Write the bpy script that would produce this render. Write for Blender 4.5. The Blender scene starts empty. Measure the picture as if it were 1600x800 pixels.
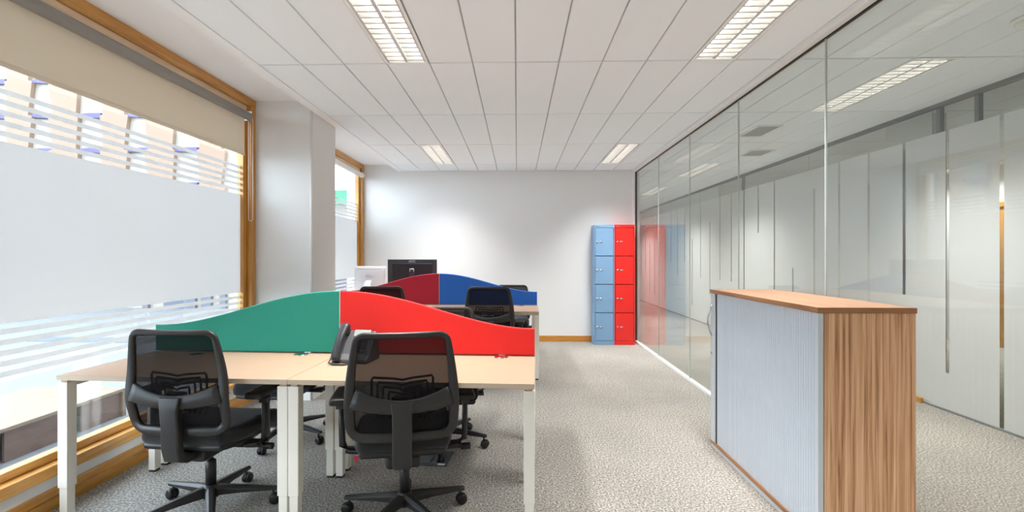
import bpy, bmesh, math, random
from mathutils import Vector, Matrix
random.seed(7)
R = math.radians
scene = bpy.context.scene
COL = scene.collection

# ------------------------------------------------------------------ camera
F = 740.0                      # focal length in pixels of the 1600 px frame
YAW = R(1.6)
cam_d = bpy.data.cameras.new('camera')
cam_d.sensor_width = 36.0
cam_d.lens = F / 1600 * 36.0
cam_d.clip_start = 0.05
cam_d.clip_end = 300
cam = bpy.data.objects.new('camera', cam_d)
COL.objects.link(cam)
cam.location = (0, 0, 1.34)
cam.rotation_euler = (R(90), 0, YAW)
px = 808 - F * math.tan(YAW)   # principal point
cam_d.shift_x = (800 - px) / 1600
scene.camera = cam

# ------------------------------------------------------------------ world, light, exposure
world = bpy.data.worlds.new('overcast_sky')
scene.world = world
world.use_nodes = True
wn = world.node_tree.nodes
bg = wn['Background']
bg.inputs['Color'].default_value = (0.74, 0.87, 1.0, 1)
bg.inputs['Strength'].default_value = 6.4
LAMP_W = 19.8                  # watts of each louvred ceiling light
LAMP_SPREAD = R(104)
LAMP_COL = (1.0, 0.992, 0.972)
scene.view_settings.view_transform = 'Standard'
scene.view_settings.look = 'None'
scene.view_settings.gamma = 1.0
scene.view_settings.use_curve_mapping = False
scene.view_settings.exposure = 0.80
cy = scene.cycles
cy.use_denoising = True
cy.max_bounces = 10
cy.diffuse_bounces = 5
cy.glossy_bounces = 5
cy.transmission_bounces = 8
cy.transparent_max_bounces = 20
cy.sample_clamp_indirect = 6.0

# ------------------------------------------------------------------ materials
MATS = {}
def srgb(r, g, b):
    f = lambda c: (c / 255 / 12.92) if c / 255 <= 0.04045 else ((c / 255 + 0.055) / 1.055) ** 2.4
    return (f(r), f(g), f(b), 1)

def mat(name, col, rough=0.5, metal=0.0, spec=0.5, var=0.0, vscale=4.0, bump=0.0, bscale=200.0, stretch=(1, 1, 1), sheen=0.0, emit=None, estr=0):
    m = bpy.data.materials.new(name)
    m.use_nodes = True
    nt = m.node_tree
    b = nt.nodes['Principled BSDF']
    b.inputs['Base Color'].default_value = col
    b.inputs['Roughness'].default_value = rough
    b.inputs['Metallic'].default_value = metal
    b.inputs['Specular IOR Level'].default_value = spec
    if sheen:
        b.inputs['Sheen Weight'].default_value = sheen
    if emit:
        b.inputs['Emission Color'].default_value = emit
        b.inputs['Emission Strength'].default_value = estr
    tc = nt.nodes.new('ShaderNodeTexCoord')
    mp = nt.nodes.new('ShaderNodeMapping')
    mp.inputs['Scale'].default_value = stretch
    nt.links.new(tc.outputs['Object'], mp.inputs['Vector'])
    if var:
        n = nt.nodes.new('ShaderNodeTexNoise')
        n.inputs['Scale'].default_value = vscale
        n.inputs['Detail'].default_value = 4
        nt.links.new(mp.outputs[0], n.inputs['Vector'])
        mx = nt.nodes.new('ShaderNodeMix')
        mx.data_type = 'RGBA'
        mx.inputs['A'].default_value = tuple(c * (1 - var) for c in col[:3]) + (1,)
        mx.inputs['B'].default_value = tuple(min(1, c * (1 + var)) for c in col[:3]) + (1,)
        nt.links.new(n.outputs['Fac'], mx.inputs['Factor'])
        nt.links.new(mx.outputs['Result'], b.inputs['Base Color'])
    if bump:
        n2 = nt.nodes.new('ShaderNodeTexNoise')
        n2.inputs['Scale'].default_value = bscale
        n2.inputs['Detail'].default_value = 3
        nt.links.new(mp.outputs[0], n2.inputs['Vector'])
        bp = nt.nodes.new('ShaderNodeBump')
        bp.inputs['Strength'].default_value = bump
        bp.inputs['Distance'].default_value = 0.002
        nt.links.new(n2.outputs['Fac'], bp.inputs['Height'])
        nt.links.new(bp.outputs[0], b.inputs['Normal'])
    MATS[name] = m
    return m

def ramp(nt, fac, stops):
    r = nt.nodes.new('ShaderNodeValToRGB')
    e = r.color_ramp.elements
    while len(e) < len(stops):
        e.new(0.5)
    for el, (p, c) in zip(e, stops):
        el.position = p
        el.color = c
    nt.links.new(fac, r.inputs[0])
    return r

def wood(name, stops, axis, scale=1.0, rough=0.4, along=0.6, across=9.0, ring=0.0, coat=0.0):
    m = bpy.data.materials.new(name)
    m.use_nodes = True
    nt = m.node_tree
    b = nt.nodes['Principled BSDF']
    b.inputs['Roughness'].default_value = rough
    b.inputs['Coat Weight'].default_value = coat
    tc = nt.nodes.new('ShaderNodeTexCoord')
    mp = nt.nodes.new('ShaderNodeMapping')
    s = [across * scale] * 3
    s['xyz'.index(axis)] = along * scale
    mp.inputs['Scale'].default_value = s
    nt.links.new(tc.outputs['Object'], mp.inputs['Vector'])
    n = nt.nodes.new('ShaderNodeTexNoise')
    n.inputs['Scale'].default_value = 3.0
    n.inputs['Detail'].default_value = 7
    n.inputs['Roughness'].default_value = 0.62
    n.inputs['Distortion'].default_value = 0.5
    nt.links.new(mp.outputs[0], n.inputs['Vector'])
    rp = ramp(nt, n.outputs['Fac'], stops)
    nt.links.new(rp.outputs[0], b.inputs['Base Color'])
    bp = nt.nodes.new('ShaderNodeBump')
    bp.inputs['Strength'].default_value = 0.08
    bp.inputs['Distance'].default_value = 0.001
    nt.links.new(n.outputs['Fac'], bp.inputs['Height'])
    nt.links.new(bp.outputs[0], b.inputs['Normal'])
    MATS[name] = m
    return m

def glass(name, tint, ior=1.5, rough=0.0):
    m = bpy.data.materials.new(name)
    m.use_nodes = True
    nt = m.node_tree
    nt.nodes.remove(nt.nodes['Principled BSDF'])
    out = nt.nodes['Material Output']
    tr = nt.nodes.new('ShaderNodeBsdfTransparent')
    tr.inputs[0].default_value = tint
    gl = nt.nodes.new('ShaderNodeBsdfGlossy')
    gl.inputs['Roughness'].default_value = rough
    fr = nt.nodes.new('ShaderNodeFresnel')
    geo = nt.nodes.new('ShaderNodeNewGeometry')
    mx = nt.nodes.new('ShaderNodeMix')          # same reflectance from both sides of a thin pane
    mx.data_type = 'FLOAT'
    mx.inputs['A'].default_value = ior
    mx.inputs['B'].default_value = 1 / ior
    nt.links.new(geo.outputs['Backfacing'], mx.inputs['Factor'])
    nt.links.new(mx.outputs['Result'], fr.inputs['IOR'])
    ms = nt.nodes.new('ShaderNodeMixShader')
    nt.links.new(fr.outputs[0], ms.inputs[0])
    nt.links.new(tr.outputs[0], ms.inputs[1])
    nt.links.new(gl.outputs[0], ms.inputs[2])
    nt.links.new(ms.outputs[0], out.inputs[0])
    MATS[name] = m
    return m

def veil(name, col, see=0.2, trans=0.5, gloss=0.0):
    """cloth, mesh or film: part diffuse, part translucent, part open"""
    m = bpy.data.materials.new(name)
    m.use_nodes = True
    nt = m.node_tree
    nt.nodes.remove(nt.nodes['Principled BSDF'])
    out = nt.nodes['Material Output']
    d = nt.nodes.new('ShaderNodeBsdfDiffuse'); d.inputs[0].default_value = col
    t = nt.nodes.new('ShaderNodeBsdfTranslucent'); t.inputs[0].default_value = col
    o = nt.nodes.new('ShaderNodeBsdfTransparent')
    a = nt.nodes.new('ShaderNodeMixShader'); a.inputs[0].default_value = trans
    nt.links.new(d.outputs[0], a.inputs[1]); nt.links.new(t.outputs[0], a.inputs[2])
    b = nt.nodes.new('ShaderNodeMixShader'); b.inputs[0].default_value = see
    nt.links.new(a.outputs[0], b.inputs[1]); nt.links.new(o.outputs[0], b.inputs[2])
    last = b
    nt.links.new(last.outputs[0], out.inputs[0])
    MATS[name] = m
    return m

mat('wall_paint', srgb(231, 230, 228), 0.8, var=0.015, vscale=2.0, bump=0.05, bscale=300)
mat('soffit_paint', srgb(247, 248, 249), 0.8, var=0.01)
mat('ceiling_tile', srgb(243, 248, 252), 0.85, var=0.02, vscale=1.5, bump=0.15, bscale=420)
mat('ceiling_grid', srgb(178, 177, 174), 0.7)
mat('white_metal', srgb(240, 239, 236), 0.4)
mat('black_gasket', srgb(30, 30, 30), 0.6)
mat('clear_joint', srgb(200, 204, 202), 0.3)
mat('slab', srgb(120, 120, 118), 0.9)
mat('dark_plastic', srgb(40, 38, 37), 0.42, var=0.06, vscale=30, bump=0.08, bscale=700)
mat('black_plastic', srgb(24, 23, 24), 0.45, bump=0.05, bscale=600)
mat('black_fabric', srgb(22, 21, 22), 0.95, sheen=0.15, bump=0.4, bscale=900, var=0.15, vscale=150)
mat('chrome', srgb(200, 200, 200), 0.18, metal=1.0)
mat('red_tag', srgb(190, 22, 45), 0.7)
mat('desk_top', srgb(182, 152, 127), 0.45, var=0.02, vscale=3, stretch=(1, 12, 1))
mat('desk_edge', srgb(208, 188, 164), 0.5)
mat('desk_leg', srgb(244, 238, 226), 0.4, var=0.01)
mat('foot_black', srgb(60, 45, 40), 0.6)
mat('green_fabric', srgb(22, 144, 124), 0.9, sheen=0.3, var=0.05, vscale=60, bump=0.25, bscale=900)
mat('red_fabric', srgb(232, 32, 26), 0.9, sheen=0.2, var=0.03, vscale=60, bump=0.25, bscale=900)
mat('maroon_fabric', srgb(178, 30, 56), 0.9, sheen=0.2, var=0.04, vscale=60, bump=0.25, bscale=900)
mat('blue_fabric', srgb(38, 108, 208), 0.9, sheen=0.2, var=0.04, vscale=60, bump=0.25, bscale=900)
mat('screen_trim', srgb(225, 222, 225), 0.5)
mat('locker_blue', srgb(126, 163, 198), 0.35, var=0.015)
mat('locker_red', srgb(236, 40, 34), 0.35, var=0.02)
mat('lock_metal', srgb(205, 205, 205), 0.25, metal=0.9)
mat('tambour_silver', srgb(206, 213, 222), 0.42, metal=0.0, var=0.02, vscale=3)
mat('cabinet_silver', srgb(206, 212, 218), 0.42)
mat('plinth_grey', srgb(205, 208, 212), 0.5)
mat('monitor_dark', srgb(58, 60, 66), 0.4)
mat('monitor_darker', srgb(36, 37, 42), 0.45)
mat('computer_white', srgb(236, 240, 243), 0.25)
mat('logo_grey', srgb(196, 200, 206), 0.4)
mat('phone_grey', srgb(92, 92, 94), 0.4)
mat('phone_dark', srgb(48, 48, 52), 0.4)
mat('phone_screen', srgb(150, 160, 150), 0.2)
mat('steel_dark', srgb(74, 82, 88), 0.4, metal=0.4)
mat('blind_roller', srgb(148, 146, 142), 0.45)
mat('lamp_white', srgb(246, 246, 244), 0.35)
mat('louvre_silver', srgb(214, 214, 214), 0.3, metal=0.35)
mat('lamp_tube', srgb(255, 252, 245), 0.4, emit=(1.0, 0.93, 0.84, 1), estr=5.0)
mat('vent_grey', srgb(176, 178, 176), 0.5)
mat('post_grey', srgb(120, 126, 130), 0.5)
mat('paving', srgb(92, 93, 95), 0.8, var=0.12, vscale=0.9, stretch=(1, 2.2, 1))
mat('paving_shade', srgb(72, 76, 82), 0.8, var=0.05)  # darker tone that paints the recessed shade in the street
mat('marking_white', srgb(170, 162, 148), 0.6)
mat('marking_orange', srgb(150, 112, 96), 0.6)
mat('facade_white', srgb(138, 130, 120), 0.5, var=0.02)
mat('facade_beige', srgb(122, 98, 80), 0.7, var=0.05, vscale=0.7)
mat('facade_violet', srgb(66, 58, 100), 0.6)
mat('facade_dark', srgb(76, 80, 90), 0.5)
mat('shop_green', srgb(28, 150, 96), 0.5)
wood('oak', [(0.25, srgb(166, 108, 44)), (0.5, srgb(200, 142, 66)), (0.75, srgb(214, 162, 88))], 'y', 1.4, 0.38, coat=0.2)
wood('oak_upright', [(0.25, srgb(166, 108, 44)), (0.5, srgb(200, 142, 66)), (0.75, srgb(214, 162, 88))], 'z', 1.4, 0.38, coat=0.2)
wood('oak_across', [(0.25, srgb(160, 98, 32)), (0.5, srgb(196, 132, 52)), (0.75, srgb(212, 154, 74))], 'x', 1.4, 0.38, coat=0.2)
wood('pine_strip', [(0.25, srgb(222, 188, 152)), (0.6, srgb(238, 212, 182)), (0.8, srgb(244, 222, 198))], 'y', 1.2, 0.45)
wood('walnut_upright', [(0.32, srgb(128, 80, 48)), (0.42, srgb(198, 142, 100)), (0.53, srgb(226, 174, 132)), (0.70, srgb(244, 204, 164))], 'z', 1.3, 0.42, along=0.3, across=17)
wood('walnut_flat', [(0.28, srgb(128, 94, 70)), (0.45, srgb(144, 108, 83)), (0.6, srgb(154, 119, 92)), (0.8, srgb(164, 130, 104))], 'y', 1.1, 0.42, along=0.4, across=10)
wood('walnut_edge', [(0.28, srgb(126, 80, 46)), (0.5, srgb(164, 112, 70)), (0.75, srgb(184, 132, 88))], 'x', 1.5, 0.42)
wood('walnut_edge_long', [(0.28, srgb(126, 80, 46)), (0.5, srgb(164, 112, 70)), (0.75, srgb(184, 132, 88))], 'y', 1.5, 0.42)
wood('bench_pale', [(0.3, srgb(102, 84, 66)), (0.7, srgb(112, 94, 76))], 'y', 1.0, 0.5)
wood('bench_brown', [(0.3, srgb(80, 60, 50)), (0.7, srgb(98, 76, 65))], 'y', 1.0, 0.5)
glass('partition_glass', (0.945, 0.962, 0.95, 1))
glass('window_glass', (0.97, 0.985, 0.985, 1))
veil('window_film', (0.63, 0.605, 0.585, 1), see=0.05, trans=0.55)
veil('corridor_film', (0.82, 0.83, 0.82, 1), see=0.02, trans=0.33)
veil('chair_mesh', (0.016, 0.015, 0.016, 1), see=0.065, trans=0.1)
veil('blind_cloth', srgb(216, 204, 188), see=0.0, trans=0.33)
veil('blind_white', srgb(244, 244, 244), see=0.0, trans=0.35)

# carpet: salt-and-pepper loop pile
def make_carpet():
    m = bpy.data.materials.new('carpet')
    m.use_nodes = True
    nt = m.node_tree
    b = nt.nodes['Principled BSDF']
    b.inputs['Roughness'].default_value = 0.95
    b.inputs['Specular IOR Level'].default_value = 0.1
    tc = nt.nodes.new('ShaderNodeTexCoord')
    n = nt.nodes.new('ShaderNodeTexNoise')
    n.inputs['Scale'].default_value = 90
    n.inputs['Detail'].default_value = 3
    n.inputs['Roughness'].default_value = 0.75
    nt.links.new(tc.outputs['Object'], n.inputs['Vector'])
    rp = ramp(nt, n.outputs['Fac'], [(0.31, srgb(70, 69, 67)), (0.45, srgb(138, 134, 128)), (0.55, srgb(170, 165, 157)), (0.70, srgb(236, 229, 219))])
    n2 = nt.nodes.new('ShaderNodeTexNoise')      # worn and brushed patches of the pile
    n2.inputs['Scale'].default_value = 1.1
    n2.inputs['Detail'].default_value = 3
    nt.links.new(tc.outputs['Object'], n2.inputs['Vector'])
    r2 = ramp(nt, n2.outputs['Fac'], [(0.35, (0.86, 0.86, 0.87, 1)), (0.65, (1.04, 1.03, 1.02, 1))])
    mx = nt.nodes.new('ShaderNodeMix'); mx.data_type = 'RGBA'; mx.blend_type = 'MULTIPLY'
    mx.inputs['Factor'].default_value = 1.0
    nt.links.new(rp.outputs[0], mx.inputs['A']); nt.links.new(r2.outputs[0], mx.inputs['B'])
    # half-metre carpet tiles: hairline seams
    br = nt.nodes.new('ShaderNodeTexBrick')
    br.offset = 0.0
    br.inputs['Scale'].default_value = 1.0
    br.inputs['Brick Width'].default_value = 0.5
    br.inputs['Row Height'].default_value = 0.5
    br.inputs['Mortar Size'].default_value = 0.0015
    br.inputs['Color1'].default_value = (1, 1, 1, 1)
    br.inputs['Color2'].default_value = (0.96, 0.96, 0.96, 1)
    br.inputs['Mortar'].default_value = (0.8, 0.8, 0.8, 1)
    nt.links.new(tc.outputs['Object'], br.inputs['Vector'])
    m2 = nt.nodes.new('ShaderNodeMix'); m2.data_type = 'RGBA'; m2.blend_type = 'MULTIPLY'
    m2.inputs['Factor'].default_value = 1.0
    nt.links.new(mx.outputs['Result'], m2.inputs['A']); nt.links.new(br.outputs['Color'], m2.inputs['B'])
    nt.links.new(m2.outputs['Result'], b.inputs['Base Color'])
    bp = nt.nodes.new('ShaderNodeBump'); bp.inputs['Strength'].default_value = 0.7; bp.inputs['Distance'].default_value = 0.004
    nt.links.new(n.outputs['Fac'], bp.inputs['Height']); nt.links.new(bp.outputs[0], b.inputs['Normal'])
    MATS['carpet'] = m
make_carpet()

# ------------------------------------------------------------------ mesh helpers
class MB:
    """collects shapes; build() links them as ONE mesh object"""
    def __init__(self):
        self.v, self.f, self.sm = [], [], []
    def add(self, vs, fs, smooth=False):
        o = len(self.v)
        self.v += [tuple(p) for p in vs]
        self.f += [tuple(i + o for i in q) for q in fs]
        self.sm += [smooth] * len(fs)
        return self
    def box(self, x0, x1, y0, y1, z0, z1):
        x0, x1 = sorted((x0, x1)); y0, y1 = sorted((y0, y1)); z0, z1 = sorted((z0, z1))
        v = [(x0, y0, z0), (x1, y0, z0), (x1, y1, z0), (x0, y1, z0), (x0, y0, z1), (x1, y0, z1), (x1, y1, z1), (x0, y1, z1)]
        return self.add(v, [(0, 3, 2, 1), (4, 5, 6, 7), (0, 1, 5, 4), (1, 2, 6, 5), (2, 3, 7, 6), (3, 0, 4, 7)])
    def loft(self, rings, smooth=True, caps=True, closed=False):
        n = len(rings[0]); vs = [p for r in rings for p in r]; fs = []
        m = len(rings)
        for i in range(m if closed else m - 1):
            a, b = i * n, ((i + 1) % m) * n
            for k in range(n):
                fs.append((a + k, a + (k + 1) % n, b + (k + 1) % n, b + k))
        if caps and not closed:
            fs.append(tuple(range(n - 1, -1, -1))); fs.append(tuple(range((m - 1) * n, m * n)))
        return self.add(vs, fs, smooth)
    def tube(self, path, r, n=10, closed=False, smooth=True):
        path = [Vector(p) for p in path]; rings = []; m = len(path)
        rr = r if isinstance(r, (list, tuple)) else [r] * m
        ref = None
        for i, p in enumerate(path):
            a = path[(i - 1) % m] if (closed or i > 0) else p
            b = path[(i + 1) % m] if (closed or i < m - 1) else p
            t = (b - a).normalized()
            if ref is None:
                ref = t.orthogonal().normalized()
            s = (ref - t * ref.dot(t)).normalized(); ref = s
            q = t.cross(s)
            rings.append([p + (s * math.cos(2 * math.pi * k / n) + q * math.sin(2 * math.pi * k / n)) * rr[i] for k in range(n)])
        return self.loft(rings, smooth, True, closed)
    def strap(self, path, wid, thk, normal, closed=False, smooth=True, e=0.55):
        """flat bar of given width and thickness along a path; normal(p) is the thickness direction"""
        path = [Vector(p) for p in path]; rings = []; m = len(path)
        W = wid if isinstance(wid, (list, tuple)) else [wid] * m
        T = thk if isinstance(thk, (list, tuple)) else [thk] * m
        for i, p in enumerate(path):
            a = path[(i - 1) % m] if (closed or i > 0) else p
            b = path[(i + 1) % m] if (closed or i < m - 1) else p
            t = (b - a).normalized()
            nn = Vector(normal(p)) if callable(normal) else Vector(normal)
            nn = (nn - t * nn.dot(t)).normalized()
            s = t.cross(nn)
            w, h = W[i] / 2, T[i] / 2
            c = min(w, h) * e
            prof = [(w, -h + c), (w, h - c), (w - c, h), (-w + c, h), (-w, h - c), (-w, -h + c), (-w + c, -h), (w - c, -h)]
            rings.append([p + s * u + nn * v for u, v in prof])
        return self.loft(rings, smooth, True, closed)
    def lathe(self, prof, n=20, c=(0, 0, 0), axis='z', smooth=True):
        rings = []
        for r, h in prof:
            ring = []
            for k in range(n):
                a = 2 * math.pi * k / n
                u, v = r * math.cos(a), r * math.sin(a)
                ring.append({'z': (c[0] + u, c[1] + v, c[2] + h), 'x': (c[0] + h, c[1] + u, c[2] + v), 'y': (c[0] + v, c[1] + h, c[2] + u)}[axis])
            rings.append(ring)
        return self.loft(rings, smooth)
    def prism(self, poly, lo, hi, axis='y', smooth=False):
        """poly in the two other axes, extruded along axis"""
        f = {'y': lambda a, b, h: (a, h, b), 'x': lambda a, b, h: (h, a, b), 'z': lambda a, b, h: (a, b, h)}[axis]
        return self.loft([[f(a, b, lo) for a, b in poly], [f(a, b, hi) for a, b in poly]], smooth)
    def rbox(self, c, s, r, n=3, mid=4, fn=None):
        """rounded box: centre c, half sizes s, radius r; fn bends each point"""
        def line(h):
            e = [-h + r * (1 - math.cos(math.pi / 2 * k / n)) for k in range(n)]
            inner = [-(h - r) + 2 * (h - r) * k / mid for k in range(mid + 1)]
            return e + inner + [-q for q in reversed(e)]
        idx = {}; vs = []; fs = []
        def pt(q):
            key = tuple(round(a, 6) for a in q)
            if key not in idx:
                cl = [max(-(h - r), min(h - r, a)) for a, h in zip(q, s)]
                d = Vector([a - b for a, b in zip(q, cl)])
                d = d.normalized() * r if d.length > 1e-9 else Vector((0, 0, 0))
                p = Vector(cl) + d
                if fn: p = Vector(fn(p))
                idx[key] = len(vs); vs.append(p + Vector(c))
            return idx[key]
        L = [line(h) for h in s]
        for ax in range(3):
            u, w = [k for k in range(3) if k != ax]
            for sg in (-1, 1):
                for i in range(len(L[u]) - 1):
                    for j in range(len(L[w]) - 1):
                        q = []
                        for (a, b) in ((i, j), (i + 1, j), (i + 1, j + 1), (i, j + 1)):
                            p = [0, 0, 0]; p[ax] = sg * s[ax]; p[u] = L[u][a]; p[w] = L[w][b]
                            q.append(pt(p))
                        if len(set(q)) >= 3:
                            q2 = []
                            for k in q:
                                if k not in q2: q2.append(k)
                            fs.append(tuple(q2))
        return self.add(vs, fs, True)
    def xf(self, M, start=0):
        for i in range(start, len(self.v)):
            self.v[i] = tuple(M @ Vector(self.v[i]))
        return self
    def mesh(self, name):
        me = bpy.data.meshes.new(name)
        me.from_pydata(self.v, [], self.f)
        bm = bmesh.new(); bm.from_mesh(me)
        bmesh.ops.recalc_face_normals(bm, faces=bm.faces)
        bm.to_mesh(me); bm.free()
        me.polygons.foreach_set('use_smooth', self.sm)
        me.update()
        return me
    def build(self, name, m, parent=None, bevel=0.0, loc=None, rot=None):
        me = self.mesh(name)
        me.materials.append(MATS[m])
        return link(name, me, parent, bevel, loc, rot)

def link(name, me, parent=None, bevel=0.0, loc=None, rot=None):
    o = bpy.data.objects.new(name, me)
    COL.objects.link(o)
    o.parent = parent
    if loc: o.location = loc
    if rot: o.rotation_euler = rot
    if bevel:
        md = o.modifiers.new('bevel', 'BEVEL')
        md.width = bevel; md.segments = 2; md.limit_method = 'ANGLE'; md.angle_limit = R(40)
    return o

def box(*a):
    return MB().box(*a)

def empty(name, loc=(0, 0, 0), rz=0.0):
    o = bpy.data.objects.new(name, None)
    COL.objects.link(o)
    o.location = loc; o.rotation_euler = (0, 0, rz)
    o.empty_display_size = 0.1
    return o

def tag(o, label=None, cat=None, group=None, kind=None):
    if label: o['label'] = label
    if cat: o['category'] = cat
    if group: o['group'] = group
    if kind: o['kind'] = kind
    return o

def copy_tree(o, parent=None):
    c = o.copy(); COL.objects.link(c); c.parent = parent
    for ch in list(o.children):
        copy_tree(ch, c)
    return c

def text_mesh(txt, size, name, m, parent, M, depth=0.0006):
    cu = bpy.data.curves.new(name, 'FONT')
    cu.body = txt; cu.size = size; cu.align_x = 'CENTER'; cu.align_y = 'CENTER'; cu.extrude = depth
    t = bpy.data.objects.new(name, cu)
    me = bpy.data.meshes.new_from_object(t)
    bpy.data.objects.remove(t); bpy.data.curves.remove(cu)
    me.name = name
    me.transform(M)
    me.materials.clear(); me.materials.append(MATS[m])
    return link(name, me, parent)

def struct(o, label=None):
    o['kind'] = 'structure'
    if label: o['label'] = label
    return o

# ------------------------------------------------------------------ dimensions
CZ = 2.68            # tiled ceiling
SZ = 2.78            # plaster soffit along the windows
YB = 7.45            # back wall
YN = -2.6            # wall behind the camera
XW = -2.46           # inner face of window wall
XP = 1.85            # glass partition
XC = 3.72            # filmed glass wall across the corridor
YE = 15.2            # corridor end
GX0, GP = -0.01, 0.30
GY0, GL = 3.28, 1.20
ZG = -0.45           # street level

# ------------------------------------------------------------------ shell
struct(box(XW - 0.24, 7.3, YN - 0.2, YE + 0.2, -0.12, 0).build('floor', 'carpet'), 'grey flecked carpet of the office and corridor')

ceil = struct(empty('ceiling', (0, 0, CZ)), 'white tiled suspended ceiling')
# the grid above the tiles, with openings left where lights are set in
LIGHTS = [(-0.91, 2.08), (1.19, 2.08), (-1.21, 5.68), (1.19, 5.68), (-0.91, -1.52), (1.19, -1.52),
          (2.69, 3.28), (2.69, 6.88), (2.69, 9.28), (2.69, -0.32), (2.69, 12.88),
          (6.59, 4.48), (6.59, 6.88), (5.39, 9.28), (5.39, 11.68)]  # first pair in this row is added, out of view, to whiten the slits
lit = {(round((x - GX0) / GP), round((y - GY0) / GL)) for x, y in LIGHTS}
def tile_mesh(x0, x1, y0, y1):
    g = 0.0042; b = 0.004; t = 0.016
    rings = []
    for (i, z) in ((g, t), (g, b), (g + b, 0.0)):
        q = i + 0.004
        rings.append([(x0 + i, y0 + q, z), (x1 - i, y0 + q, z), (x1 - i, y1 - q, z), (x0 + i, y1 - q, z)])
    return MB().loft(rings, False)
full = tile_mesh(0, GP, 0, GL).mesh('tile'); full.materials.append(MATS['ceiling_tile'])
far_tiles = MB()
ntile = 0
for i in range(-6, 24):
    x0 = GX0 + i * GP; x1 = x0 + GP
    for j in range(-5, 10):
        y0 = GY0 + j * GL; y1 = y0 + GL
        if x1 < XP + 0.01 and y0 >= YB - 0.02: continue
        if (i, j) in lit: continue
        yy0, yy1 = max(y0, YN), min(y1, YE)
        if x1 < XP - 0.02: yy1 = min(yy1, YB)
        if yy1 - yy0 < 0.05: continue
        near = (x1 < XP and y1 > 1.6) or (XP - 0.1 < x1 < XC and y1 > 1.6 and y0 < 11)
        if near and abs(yy1 - yy0 - GL) < 1e-3:
            link('tile', full, ceil, loc=(x0, y0, 0)); ntile += 1
        elif near:
            tile_mesh(x0, x1, yy0, yy1).build('tile', 'ceiling_tile', ceil); ntile += 1
        else:
            b = tile_mesh(x0, x1, yy0, yy1); far_tiles.add(b.v, b.f)
tag(far_tiles.build('distant_tiles', 'ceiling_tile', ceil), kind='stuff')
# backing of the grid (seen only as the thin lines between tiles), open above the lights
gb = MB()
for i in range(-6, 24):
    x0 = GX0 + i * GP
    for j in range(-5, 10):
        if (i, j) in lit: continue
        gb.box(x0, x0 + GP, GY0 + j * GL, GY0 + (j + 1) * GL, 0.012, 0.03)
gb.build('grid', 'ceiling_grid', ceil)
box(GX0 - 6 * GP - 0.075, GX0 - 6 * GP, YN, YB, -0.002, 0.03).build('edge_strip', 'soffit_paint', ceil)
box(GX0 - 6 * GP - 0.085, GX0 - 6 * GP - 0.075, YN, YB, -0.002, SZ - CZ).build('drop_edge', 'soffit_paint', ceil)
struct(box(XW - 0.3, GX0 - 6 * GP - 0.075, YN, YB, SZ, SZ + 0.1).build('trim_1', 'soffit_paint'), 'plain white plaster soffit above the windows')
struct(box(XW - 0.3, 7.4, YN - 0.2, YE + 0.3, SZ + 0.1, SZ + 0.25).build('ceiling_slab', 'slab'))

struct(box(XW - 0.24, XP + 0.06, YB, YB + 0.16, 0, SZ + 0.1).build('wall_back', 'wall_paint'), 'plain white back wall behind the lockers')
struct(box(XW - 0.3, 7.3, YN - 0.15, YN, 0, SZ + 0.1).build('wall_front', 'wall_paint'))
struct(box(XP - 0.04, XP + 0.06, YB + 0.16, YE, 0, SZ + 0.1).build('wall_corridor_side', 'wall_paint'))
struct(box(XP - 0.04, 7.3, YE, YE + 0.15, 0, SZ + 0.1).build('wall_corridor_end', 'wall_paint'))
struct(box(7.1, 7.3, YN, YE, 0, SZ + 0.1).build('wall_far_right', 'wall_paint'))
struct(box(XC + 0.15, 7.1, 9.1, 9.22, 0, SZ).build('wall_room_divider', 'wall_paint'))
# pier between the windows, with the wall under and beside them
PY0, PY1 = 4.34, 4.90
wl = struct(empty('wall_left'), 'white window wall with a square pier between two windows')
box(XW - 0.22, -1.90, PY0, PY1, 0, SZ).build('pier', 'wall_paint', wl)
MB().tube([(-1.905, PY0 - 0.002, 0), (-1.905, PY0 - 0.002, SZ)], 0.013, 10).build('corner_bead', 'wall_paint', wl)
box(XW - 0.22, XW, YN, PY0, -0.5, 0.185).build('apron', 'wall_paint', wl)
box(XW - 0.22, XW, PY1, YB, -0.5, 0.185).build('apron', 'wall_paint', wl)
box(XW - 0.22, XW, YN, -0.6, 0.185, SZ).build('end_wall', 'wall_paint', wl)
# skirtings in varnished oak
def skirting(name, y0, y1):
    s = struct(empty(name), 'varnished oak skirting under the window')
    box(XW, XW + 0.018, y0, y1, 0, 0.062).build('lower_board', 'oak', s, 0.003)
    box(XW, XW + 0.013, y0, y1, 0.063, 0.112).build('upper_board', 'oak', s, 0.003)
skirting('baseboard_left', YN, PY0)
skirting('baseboard_left_far', PY1, YB)
struct(box(XW + 0.02, 1.84, YB - 0.018, YB, 0, 0.092).build('baseboard_back', 'oak_across', None, 0.003), 'varnished oak skirting along the back wall')

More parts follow.
